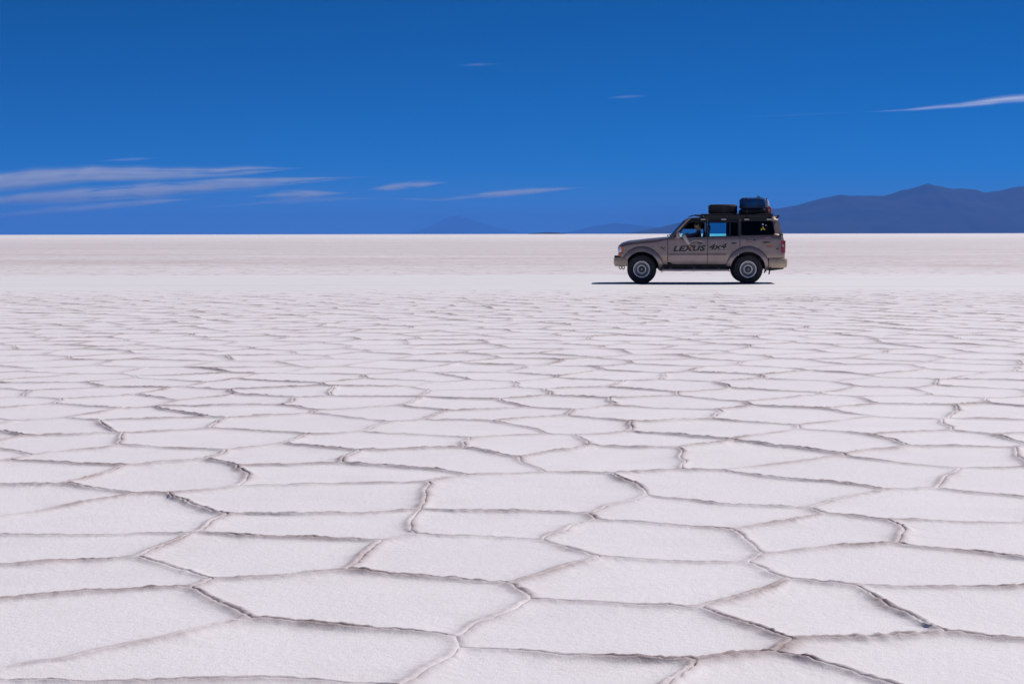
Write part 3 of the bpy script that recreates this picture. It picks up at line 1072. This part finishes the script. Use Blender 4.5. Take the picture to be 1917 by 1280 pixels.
for cx in (WF, WR):
    def f(bm):
        add_tube(bm, [P(cx, -.66, WZ), P(cx, -.2, WZ), P(cx, 0, WZ), P(cx, .2, WZ), P(cx, .66, WZ)], [.05, .055, .13, .055, .05], 12)
    part('axle', M['chassis'], f)

# wheels
TYRE = [(.235, -.095), (.26, -.125), (.31, -.135), (.352, -.128), (.380, -.112), (.396, -.085), (.398, -.05), (.398, -.018), (.390, -.012), (.390, .012), (.398, .018),
        (.398, .05), (.396, .085), (.380, .112), (.352, .128), (.31, .135), (.26, .125), (.235, .095)]
def lug(k, j, r):
    if r > .39 and j not in (8, 9):
        return r if (k + (j > 8)) % 3 else r - .011
    return r
def rim_profile(s):
    return [(.238, -.10 * s), (.238, .085 * s), (.226, .112 * s), (.205, .112 * s), (.196, .085 * s), (.188, .03 * s), (.165, .022 * s), (.140, .035 * s), (.122, .075 * s), (.105, .082 * s), (.088, .070 * s), (.070, .055 * s), (.0005, .055 * s)]
def add_wheel_parts(root, s, c=Vector((0, 0, 0)), axis='Y', hub=True):
    ty_ = part('tyre', M['rubber'], lambda bm: add_lathe(bm, TYRE, c, axis, 120, True, lug), root, 50)
    rim = part('rim', M['steel'], lambda bm: add_lathe(bm, rim_profile(s), c, axis, 48), root)
    part('rim_ring', M['ring'], lambda bm: add_lathe(bm, [(.2275, .111 * s), (.222, .119 * s), (.205, .119 * s), (.198, .109 * s)], c, axis, 48), rim)
    part('centre_ring', M['ring'], lambda bm: add_lathe(bm, [(.128, .066 * s), (.120, .084 * s), (.103, .090 * s), (.090, .080 * s)], c, axis, 40), rim)
    if hub:
        def f(bm):
            add_lathe(bm, [(.082, .058 * s), (.080, .085 * s), (.058, .09 * s), (.052, .118 * s), (.036, .125 * s), (.0005, .125 * s)], c, axis, 28)
        h = part('hub', M['hub'], f, root)
        part('hub_cap', M['steel'], lambda bm: add_lathe(bm, [(.030, .122 * s), (.026, .133 * s), (.0005, .133 * s)], c, axis, 20), h)
for cx in (WF, WR):
    for s in (-1, 1):
        wroot = bpy.data.objects.new('wheel', None)
        COL.objects.link(wroot)
        wroot.parent = car
        wroot.location = P(cx, s * .775, WZ)
        if cx == WF:
            wroot.rotation_euler = (0, 0, R(-2))
        add_wheel_parts(wroot, s)

# ------------------------------------------------------------------ writing and stickers on the near side
def text_mesh(body, size, shear, offset, extrude=.0008):
    cu = bpy.data.curves.new('lettering', 'FONT')
    cu.body, cu.size, cu.shear, cu.offset, cu.extrude = body, size, shear, offset, extrude
    cu.space_character = 1.12
    o = bpy.data.objects.new('lettering', cu)
    COL.objects.link(o)
    bpy.context.view_layer.update()
    me = bpy.data.meshes.new_from_object(o.evaluated_get(bpy.context.evaluated_depsgraph_get()))
    bpy.data.objects.remove(o)
    bpy.data.curves.remove(cu)
    return me

def lettering(body, x0, x1, z0, z1, rise, mat, off, parent, bold=.006, dx=0, dz=0, label=None):
    me = text_mesh(body, 1.0, .28, bold / .2)
    xs, ys = [v.co.x for v in me.vertices], [v.co.y for v in me.vertices]
    u0, u1, v0, v1 = min(xs), max(xs), min(ys), max(ys)
    for v in me.vertices:
        u, t = (v.co.x - u0) / (u1 - u0), (v.co.y - v0) / (v1 - v0)
        x, z = x0 + (x1 - x0) * u + dx, z0 + (z1 - z0) * t + rise * u + dz
        v.co = P(x, -(W(x, z) + off - v.co.z * .5), z)
    o = link('lettering', me, mat, parent)
    return tag(o, label) if label else o

def decal(polys, mat, off=.006, parent=car, name='decal', label=None):
    def f(bm):
        for poly in polys:
            panel_into(bm, poly, -1, off, .001, .1, .05)
    o = part(name, mat, f, parent, 0)
    return tag(o, label) if label else o

def stroke(pts, w):
    """A flat brush stroke along pts as a polygon."""
    L, Rr = [], []
    for i, p in enumerate(pts):
        a, b = Vector(pts[max(0, i - 1)]), Vector(pts[min(len(pts) - 1, i + 1)])
        t = (b - a).normalized()
        n = Vector((-t.y, t.x)) * (w / 2)
        L.append(tuple(Vector(p) + n))
        Rr.append(tuple(Vector(p) - n))
    return L + Rr[::-1]

door1 = [o for o in car.children if o.name.split('.')[0] == 'front_door'][0]
door2 = [o for o in car.children if o.name.split('.')[0] == 'rear_door'][0]
quarter = [o for o in car.children if o.name.split('.')[0] == 'rear_quarter'][0]
fender = [o for o in car.children if o.name.split('.')[0] == 'front_fender'][0]
lettering('LEXUS', 1.61, 2.50, .868, 1.025, .02, M['pale'], .0035, door1, .020, .016, -.014)
lettering('LEXUS', 1.61, 2.50, .868, 1.025, .02, M['ink'], .006, door1, .011, label='dark slanted lettering reading LEXUS')
lettering('4x4', 2.575, 3.07, .925, 1.07, .02, M['pale'], .0035, door2, .020, .016, -.014)
lettering('4x4', 2.575, 3.07, .925, 1.07, .02, M['ink'], .006, door2, .011, label='dark slanted lettering reading 4x4')
decal([stroke([(2.556, .885), (2.8, .89), (3.08, .905)], .018)], M['pale'], .006, door2)
decal([stroke([(2.556, .903), (2.8, .908), (3.07, .922)], .010)], M['ink'], .006, door2)
decal([stroke([(2.08, 1.115), (2.16, 1.155), (2.23, 1.185), (2.30, 1.16), (2.42, 1.125)], .026)], M['pale'], .006, door1, label='pale peak drawn over the lettering')
decal([stroke([(2.10, 1.135), (2.16, 1.175), (2.23, 1.205), (2.30, 1.182)], .010), stroke([(2.12, 1.10), (2.26, 1.13), (2.34, 1.12)], .010)], M['ink'], .006, door1)
decal([stroke([(1.275, 1.00), (1.31, .975), (1.345, .955)], .028), stroke([(1.345, .955), (1.375, .975), (1.405, 1.0)], .016), stroke([(1.35, .955), (1.375, .925), (1.385, .90)], .016)], M['ink'], .004, fender, label='small dark leaping emblem')
# illegible script and stickers on the rear quarter
decal([stroke([(3.60, 1.235), (3.59, 1.18), (3.61, 1.165), (3.66, 1.185), (3.68, 1.17), (3.72, 1.19)], .016),
       stroke([(3.735, 1.165), (3.77, 1.195), (3.79, 1.165), (3.83, 1.19), (3.86, 1.165), (3.92, 1.195)], .014),
       stroke([(3.80, 1.16), (3.79, 1.12)], .012)], M['ink'], .004, quarter, label='dark handwritten script')
decal([stroke([(3.57, 1.125), (3.75, 1.128)], .010)], M['ink'], .004, quarter)
decal([[(4.06, 1.225), (4.09, 1.215), (4.10, 1.255), (4.07, 1.26)], [(4.105, 1.21), (4.16, 1.215), (4.17, 1.262), (4.11, 1.25)], [(4.18, 1.225), (4.25, 1.235), (4.245, 1.27), (4.185, 1.262)]], M['violet'], .004, quarter, label='violet sticker')
decal([[(4.015, 1.115), (4.06, 1.14), (4.20, 1.142), (4.27, 1.13), (4.20, 1.127), (4.10, 1.12), (4.20, 1.112), (4.11, 1.098), (4.05, 1.096)]], M['ink'], .004, quarter, label='black swoosh sticker')
decal([[(4.16, 1.075), (4.27, 1.075), (4.27, 1.045), (4.16, 1.045)]], M['ochre'], .004, quarter, label='ochre bar sticker')
decal([[(4.11, 1.028), (4.30, 1.028), (4.30, 1.010), (4.11, 1.010)], [(4.13, .999), (4.28, .999), (4.28, .985), (4.13, .985)]], M['redink'], .004, quarter, label='red lined sticker')
decal([[(4.38, .965), (4.46, .965), (4.46, .925), (4.38, .925)]], M['maroon'], .004, quarter, label='maroon patch')
sx, sz = 4.03, 1.52
decal([stroke([(sx - .05, sz - .07), (sx, sz - .02), (sx + .06, sz - .06)], .035), [(sx - .02, sz - .04), (sx + .03, sz - .03), (sx + .015, sz + .03), (sx - .01, sz + .02)]], M['yellow'], -.004, quarter, label='yellow sticker on the cargo window')
decal([arc(sx + .005, sz + .085, .024, 0, 330, 10)], M['jug'], -.004, quarter)
decal([arc(sx + .085, sz + .055, .016, 0, 330, 8)], M['jug'], -.004, quarter)

# ------------------------------------------------------------------ cabin
def seat(x, y, w):
    def f(bm):
        add_box(bm, P(x, y, .80), (.50, w, .16), .05, Matrix.Rotation(R(-6), 3, 'Y'), 3)
        add_box(bm, P(x + .30, y, 1.10), (.13, w * .95, .62), .05, Matrix.Rotation(R(14), 3, 'Y'), 3)
    o = part('seat', M['seat'], f)
    return o
for y in (-.38, .38):
    so = seat(2.18, y, .50)
    def f(bm):
        add_box(bm, P(2.585, y, 1.50), (.09, .26, .16), .035, Matrix.Rotation(R(10), 3, 'Y'), 3)
        for d in (-.06, .06):
            add_tube(bm, [P(2.56, y + d, 1.36), P(2.58, y + d, 1.46)], .008, 6)
    part('headrest', M['seat'], f, so)
seat(3.12, 0, 1.25)
def f(bm):
    add_box(bm, P(1.66, 0, 1.13), (.34, 1.42, .24), .07, seg=3)
    add_box(bm, P(1.70, -.38, 1.23), (.20, .36, .07), .03, seg=3)
part('dashboard', M['interior'], f)
def f(bm):
    c = P(1.93, -.38, 1.20)
    rot = Matrix.Rotation(R(-62), 3, 'Y')
    add_tube(bm, [c + rot @ Vector((.19 * cos(a), .19 * sin(a), 0)) for a in [2 * pi * k / 28 for k in range(28)]], .015, 8, closed=True)
    for a in (0, 2.2, -2.2):
        add_tube(bm, [c, c + rot @ Vector((.185 * cos(a), .185 * sin(a), 0))], .012, 6)
    add_tube(bm, [c, c + Vector((-.22, 0, -.12))], .03, 8)
part('steering_wheel', M['black'], f)
part('cabin_floor', M['interior'], lambda bm: add_box(bm, P(2.9, 0, .66), (2.9, 1.50, .06)))
part('cargo', M['interior'], lambda bm: (add_box(bm, P(3.95, 0, 1.05), (.95, 1.35, .70), .08, seg=3)))

# ------------------------------------------------------------------ roof rack
RZ = 1.876
def f(bm):
    x0, x1, hy = 2.40, 4.30, .66
    for z in (RZ, RZ - .045):
        pts = [P(x0, -hy, z), P(x1, -hy, z), P(x1, hy, z), P(x0, hy, z)]
        for a, b in zip(pts, pts[1:] + pts[:1]):
            add_tube(bm, [a, b], .016, 8)
    for y in (-hy, hy):
        add_box(bm, P((x0 + x1) / 2, y, RZ - .03), (x1 - x0, .012, .055))
        add_box(bm, P((x0 + x1) / 2 + .02, y * 1.085, 1.825), (x1 - x0 - .06, .010, .085), .003)  # added black skirt, stands in for the rack's shadow along the roof side
    add_tube(bm, [P(2.08, -.60, 1.825), P(2.22, -.63, 1.862), P(x0, -hy, RZ - .03)], .014, 8)
    add_tube(bm, [P(2.08, .60, 1.825), P(2.22, .63, 1.862), P(x0, hy, RZ - .03)], .014, 8)
    add_tube(bm, [P(2.08, -.60, 1.825), P(2.08, .60, 1.825)], .014, 8)
rack = part('roof_rack', M['rack'], f)
for i in range(9):
    part('rack_slat', M['rack'], lambda bm: add_box(bm, P(2.47 + i * .22, 0, RZ), (.045, 1.30, .018), .004), rack)
for s in (-1, 1):
    for x in (2.42, 2.98, 3.60, 4.20):
        def f(bm):
            add_tube(bm, [P(x, s * .66, RZ - .04), P(x, s * .70, 1.83), P(x, s * (W(x, 1.76) + .03), 1.775)], .018, 8)
        ft = part('rack_foot', M['rack'], f, rack)
        def f(bm):
            add_box(bm, P(x, s * (W(x, 1.745) + .042), 1.742), (.13, .02, .028), .006)
        part('clamp', M['chrome'], f, ft)

# ------------------------------------------------------------------ luggage on the rack (things of their own, standing on the slats)
def thing(name, label, cat, x, y, z, group=None):
    o = bpy.data.objects.new(name, None)
    COL.objects.link(o)
    o.matrix_world = car_m @ Matrix.Translation(P(x, y, z))
    return tag(o, label, cat, group)
car_m = Matrix.Translation(car.location) @ car.rotation_euler.to_matrix().to_4x4()
TOP = RZ + .009
sp = thing('spare_tyre', 'black spare tyre lying flat on the roof rack', 'tyre', 2.985, -.12, TOP)
add_wheel_parts(sp, 1, Vector((0, 0, .134)), 'Z', False)

def lump(bm, c, s, e=.32, amp=.03, seed=0.0, n=36, m=18, sag=0.0):
    """A soft, packed bundle: a superellipsoid with folds, flat underneath."""
    rows = []
    def pw(v, k):
        return math.copysign(abs(v) ** k, v)
    for j in range(m + 1):
        ph = -pi / 2 + pi * j / m
        row_ = []
        for i in range(n):
            th = 2 * pi * i / n
            v = Vector((pw(cos(ph), e) * pw(cos(th), e) * s[0] / 2, pw(cos(ph), e) * pw(sin(th), e) * s[1] / 2, pw(sin(ph), e) * s[2] / 2))
            k = noise.noise(v * 5 + Vector((seed, 0, 0))) + .5 * noise.noise(v * 13 + Vector((0, seed, 0)))
            v *= 1 + amp * k
            v.z = max(v.z, -s[2] / 2 + .004)
            row_.append(bm.verts.new(Vector(c) + v))
        rows.append(row_)
    for A, B in zip(rows, rows[1:]):
        for i in range(n):
            bm.faces.new((A[i], A[(i + 1) % n], B[(i + 1) % n], B[i]))
    bmesh.ops.remove_doubles(bm, verts=bm.verts[:], dist=1e-5)

def band(bm, x, hw, hy, z0, z1, t=.008):
    """A strap wrapped round a bundle in the y-z plane."""
    for d in (0,):
        pts = []
        for k in range(28):
            a = 2 * pi * k / 28
            y = math.copysign(abs(cos(a)) ** .32, cos(a)) * (hy + t)
            z = (z0 + z1) / 2 + math.copysign(abs(sin(a)) ** .32, sin(a)) * ((z1 - z0) / 2 + t)
            pts.append((y, z))
        A = [bm.verts.new((x - hw, y, z)) for y, z in pts]
        B = [bm.verts.new((x + hw, y, z)) for y, z in pts]
        for k in range(28):
            bm.faces.new((A[k], A[(k + 1) % 28], B[(k + 1) % 28], B[k]))

du = thing('duffel_bag', 'flat black duffel bag lying under the blue bundle', 'bag', 3.80, -.03, TOP)
part('bag_body', M['duffel'], lambda bm: lump(bm, (0, 0, .07), (.70, 1.10, .14), .3, .03, 3.0), du, 60)
part('bag_strap', M['strap'], lambda bm: band(bm, -.18, .02, .55, .004, .136), du)
bu = thing('tarpaulin_bundle', 'blue tarpaulin bundle strapped at the back of the roof rack', 'bundle', 3.80, -.03, TOP + .138)
part('tarpaulin', M['blue'], lambda bm: lump(bm, (0, 0, .155), (.69, 1.03, .32), .40, .075, 8.0), bu, 60)
for x in (-.17, .12):
    part('strap', M['strap'], lambda bm: band(bm, x, .022, .51, .004, .306, .012), bu)
part('strap_end', M['strap'], lambda bm: add_tube(bm, [(.10, -.42, .318), (.12, -.40, .345), (.15, -.38, .34), (.17, -.41, .315)], .014, 6), bu)
def f(bm):
    pts = []
    for k in range(40):
        a = 2 * pi * k / 40
        pts.append((math.copysign(abs(cos(a)) ** .34, cos(a)) * .352, math.copysign(abs(sin(a)) ** .34, sin(a)) * .522))
    A = [bm.verts.new((x, y, .045)) for x, y in pts]
    B = [bm.verts.new((x, y, .075)) for x, y in pts]
    for k in range(40):
        bm.faces.new((A[k], A[(k + 1) % 40], B[(k + 1) % 40], B[k]))
part('girth_strap', M['strap'], f, bu)

fc = thing('fuel_can', 'small red fuel can standing at the rear end of the rack', 'fuel can', 4.225, -.34, TOP)
part('can_body', M['red'], lambda bm: add_box(bm, (0, 0, .095), (.11, .26, .19), .022, seg=3), fc)
def f(bm):
    add_tube(bm, [(0, -.07, .185), (0, -.05, .215), (0, .04, .215), (0, .06, .185)], .010, 8)
part('handle', M['red'], f, fc)
part('cap', M['tan'], lambda bm: add_lathe(bm, [(.0005, .188), (.026, .188), (.026, .215), (.0005, .215)], (0, -.105, 0), 'Z', 16), fc)
part('label_plate', M['tan'], lambda bm: add_box(bm, (-.01, -.131, .10), (.05, .004, .07)), fc)
jg = thing('water_jug', 'tall cloudy plastic jug squeezed behind the blue bundle', 'jug', 4.20, .02, TOP)
part('jug_body', M['jug'], lambda bm: add_lathe(bm, [(.0005, 0), (.055, 0), (.060, .015), (.060, .30), (.052, .34), (.026, .385), (.024, .41), (.0005, .41)], (0, 0, 0), 'Z', 24), jg)
part('jug_cap', M['tan'], lambda bm: add_lathe(bm, [(.0005, .408), (.028, .408), (.028, .44), (.0005, .44)], (0, 0, 0), 'Z', 16), jg)

# ------------------------------------------------------------------ the driver
def skinned(name, joints, edges, mat, parent, sub=2, root=0):
    me = bpy.data.meshes.new(name)
    me.from_pydata([j[0] for j in joints], edges, [])
    o = bpy.data.objects.new(name, me)
    COL.objects.link(o)
    o.modifiers.new('skin', 'SKIN').use_smooth_shade = True
    for i, j in enumerate(joints):
        sv = me.skin_vertices[0].data[i]
        sv.radius = (j[1], j[1]) if isinstance(j[1], float) else j[1]
        sv.use_root = i == root
    o.modifiers.new('sub', 'SUBSURF').levels = sub
    bpy.context.view_layer.update()
    m2 = bpy.data.meshes.new_from_object(o.evaluated_get(bpy.context.evaluated_depsgraph_get()))
    bpy.data.objects.remove(o)
    m2.polygons.foreach_set('use_smooth', [True] * len(m2.polygons))
    m2.materials.clear()
    return link(name, m2, mat, parent)

dr = thing('person', 'driver whose pale sleeved forearm hangs out of the open window', 'person', 2.22, -.38, .88)
OX, OY, OZ = 2.22, -.38, .88
def J(x, y, z):
    return (x - OX, y - OY, z - OZ)
J_ = [(J(2.20, -.38, .97), (.17, .12)), (J(2.26, -.38, 1.12), (.15, .11)), (J(2.31, -.38, 1.28), (.165, .115)), (J(2.33, -.38, 1.38), (.10, .085)), (J(2.32, -.38, 1.46), .055),
      (J(2.29, -.56, 1.345), .072), (J(2.10, -.71, 1.30), .056), (J(1.90, -.835, 1.318), .050), (J(1.925, -.885, 1.255), .050), (J(1.985, -.905, 1.16), .045), (J(2.045, -.905, 1.07), .036),
      (J(2.29, -.20, 1.345), .07), (J(2.16, -.15, 1.14), .052), (J(1.98, -.24, 1.24), .036),
      (J(1.98, -.48, .95), .085), (J(1.76, -.50, .94), .065), (J(1.66, -.50, .75), .05),
      (J(1.98, -.28, .95), .085), (J(1.76, -.26, .94), .065), (J(1.66, -.26, .75), .05)]
E_ = [(0, 1), (1, 2), (2, 3), (3, 4), (2, 5), (5, 6), (6, 7), (7, 8), (8, 9), (9, 10), (2, 11), (11, 12), (12, 13), (0, 14), (14, 15), (15, 16), (0, 17), (17, 18), (18, 19)]
body = skinned('body', J_, E_, M['navy'], dr)
tag(skinned('sleeve', [(J(1.93, -.82, 1.32), .054), (J(1.895, -.838, 1.320), .056), (J(1.923, -.888, 1.257), .057), (J(1.985, -.907, 1.16), .052), (J(2.05, -.908, 1.063), .042)],
            [(0, 1), (1, 2), (2, 3), (3, 4)], M['shirt'], dr), 'pale sleeve on the forearm')
def f(bm):
    c = Vector(J(2.295, -.38, 1.565))
    for_ = 24
    rows = []
    for j in range(17):
        ph = -pi / 2 + pi * j / 16
        row_ = []
        for i in range(for_):
            th = 2 * pi * i / for_
            x, y, z = cos(ph) * cos(th), cos(ph) * sin(th), sin(ph)
            w = 1 - .22 * max(0, -z) ** 1.5
            v = Vector((x * .095 * w, y * .075 * w, z * .118))
            fx = max(0, -x)
            if fx > .4:                                           # the face looks forward, towards -x
                v.x -= .026 * math.exp(-((y / .16) ** 2 + ((z + .12) / .22) ** 2))         # nose
                v.x += .012 * math.exp(-(((abs(y) - .38) / .16) ** 2 + ((z - .08) / .12) ** 2))   # eye sockets
                v.x -= .008 * math.exp(-((y / .3) ** 2 + ((z + .52) / .08) ** 2))          # lips
                v.x -= .012 * math.exp(-((y / .3) ** 2 + ((z + .85) / .15) ** 2))          # chin
            row_.append(bm.verts.new(c + v))
        rows.append(row_)
    for A, B in zip(rows, rows[1:]):
        for i in range(for_):
            bm.faces.new((A[i], A[(i + 1) % for_], B[(i + 1) % for_], B[i]))
    bmesh.ops.remove_doubles(bm, verts=bm.verts[:], dist=1e-5)
    for s in (-1, 1):
        add_box(bm, c + Vector((.01, s * .078, 0)), (.035, .018, .055), .008)
    add_tube(bm, [Vector(J(2.33, -.38, 1.40)), Vector(J(2.315, -.38, 1.50))], .052, 12)
head = part('head', M['skin'], f, dr, 80)
def f(bm):
    lump(bm, Vector(J(2.315, -.38, 1.605)), (.205, .172, .17), .85, .05, 2.0, 24, 12)
part('hair', M['hair'], f, dr, 80)
def hand(base, d, n, mirror=1):
    d, n = Vector(d).normalized(), Vector(n).normalized()
    w = d.cross(n).normalized() * mirror
    b = Vector(base)
    js = [(tuple(b - d * .03), (.030, .022)), (tuple(b + d * .035), (.040, .017)), (tuple(b + d * .075), (.042, .015))]
    es = [(0, 1), (1, 2)]
    for k, (o, L) in enumerate(((-.030, .062), (-.010, .074), (.011, .070), (.031, .054))):
        q = b + d * .085 + w * o
        i = len(js)
        js += [(tuple(q), .0095), (tuple(q + d * L * .5 + n * .004), .0085), (tuple(q + d * L * .95 - n * -.018), .007)]
        es += [(2, i), (i, i + 1), (i + 1, i + 2)]
    i = len(js)
    q = b + d * .02 + w * -.035
    js += [(tuple(q), .012), (tuple(q + d * .03 - w * .022), .010), (tuple(q + d * .058 - w * .026 + n * .01), .008)]
    es += [(1, i), (i, i + 1), (i + 1, i + 2)]
    return js, es
js, es = hand(J(2.065, -.905, 1.042), (.55, 0, -.83), (0, 1, 0))
skinned('hand', js, es, M['skin'], dr, 1)
js, es = hand(J(1.955, -.255, 1.255), (-.6, -.4, .5), (.5, 0, -.6), -1)
skinned('hand', js, es, M['skin'], dr, 1)
part('trousers', M['trousers'], lambda bm: (add_tube(bm, [J(2.22, -.38, .95), J(2.0, -.48, .955), J(1.76, -.50, .945), J(1.655, -.50, .74)], [.10, .098, .078, .062], 12),
                                         add_tube(bm, [J(2.22, -.38, .95), J(2.0, -.28, .955), J(1.76, -.26, .945), J(1.655, -.26, .74)], [.10, .098, .078, .062], 12)), dr, 60)

# ------------------------------------------------------------------ the air
bm = bmesh.new()
add_box(bm, (0, 62000, 630 - 1.5), (260000, 142000, 1260))
hz = finish(bm, 'haze', vol_mat('haze', (.066, .235, .69), 2.2e-5), None, 0)
tag(hz, 'thin blue haze lying over the whole salt flat', 'haze', kind='stuff')
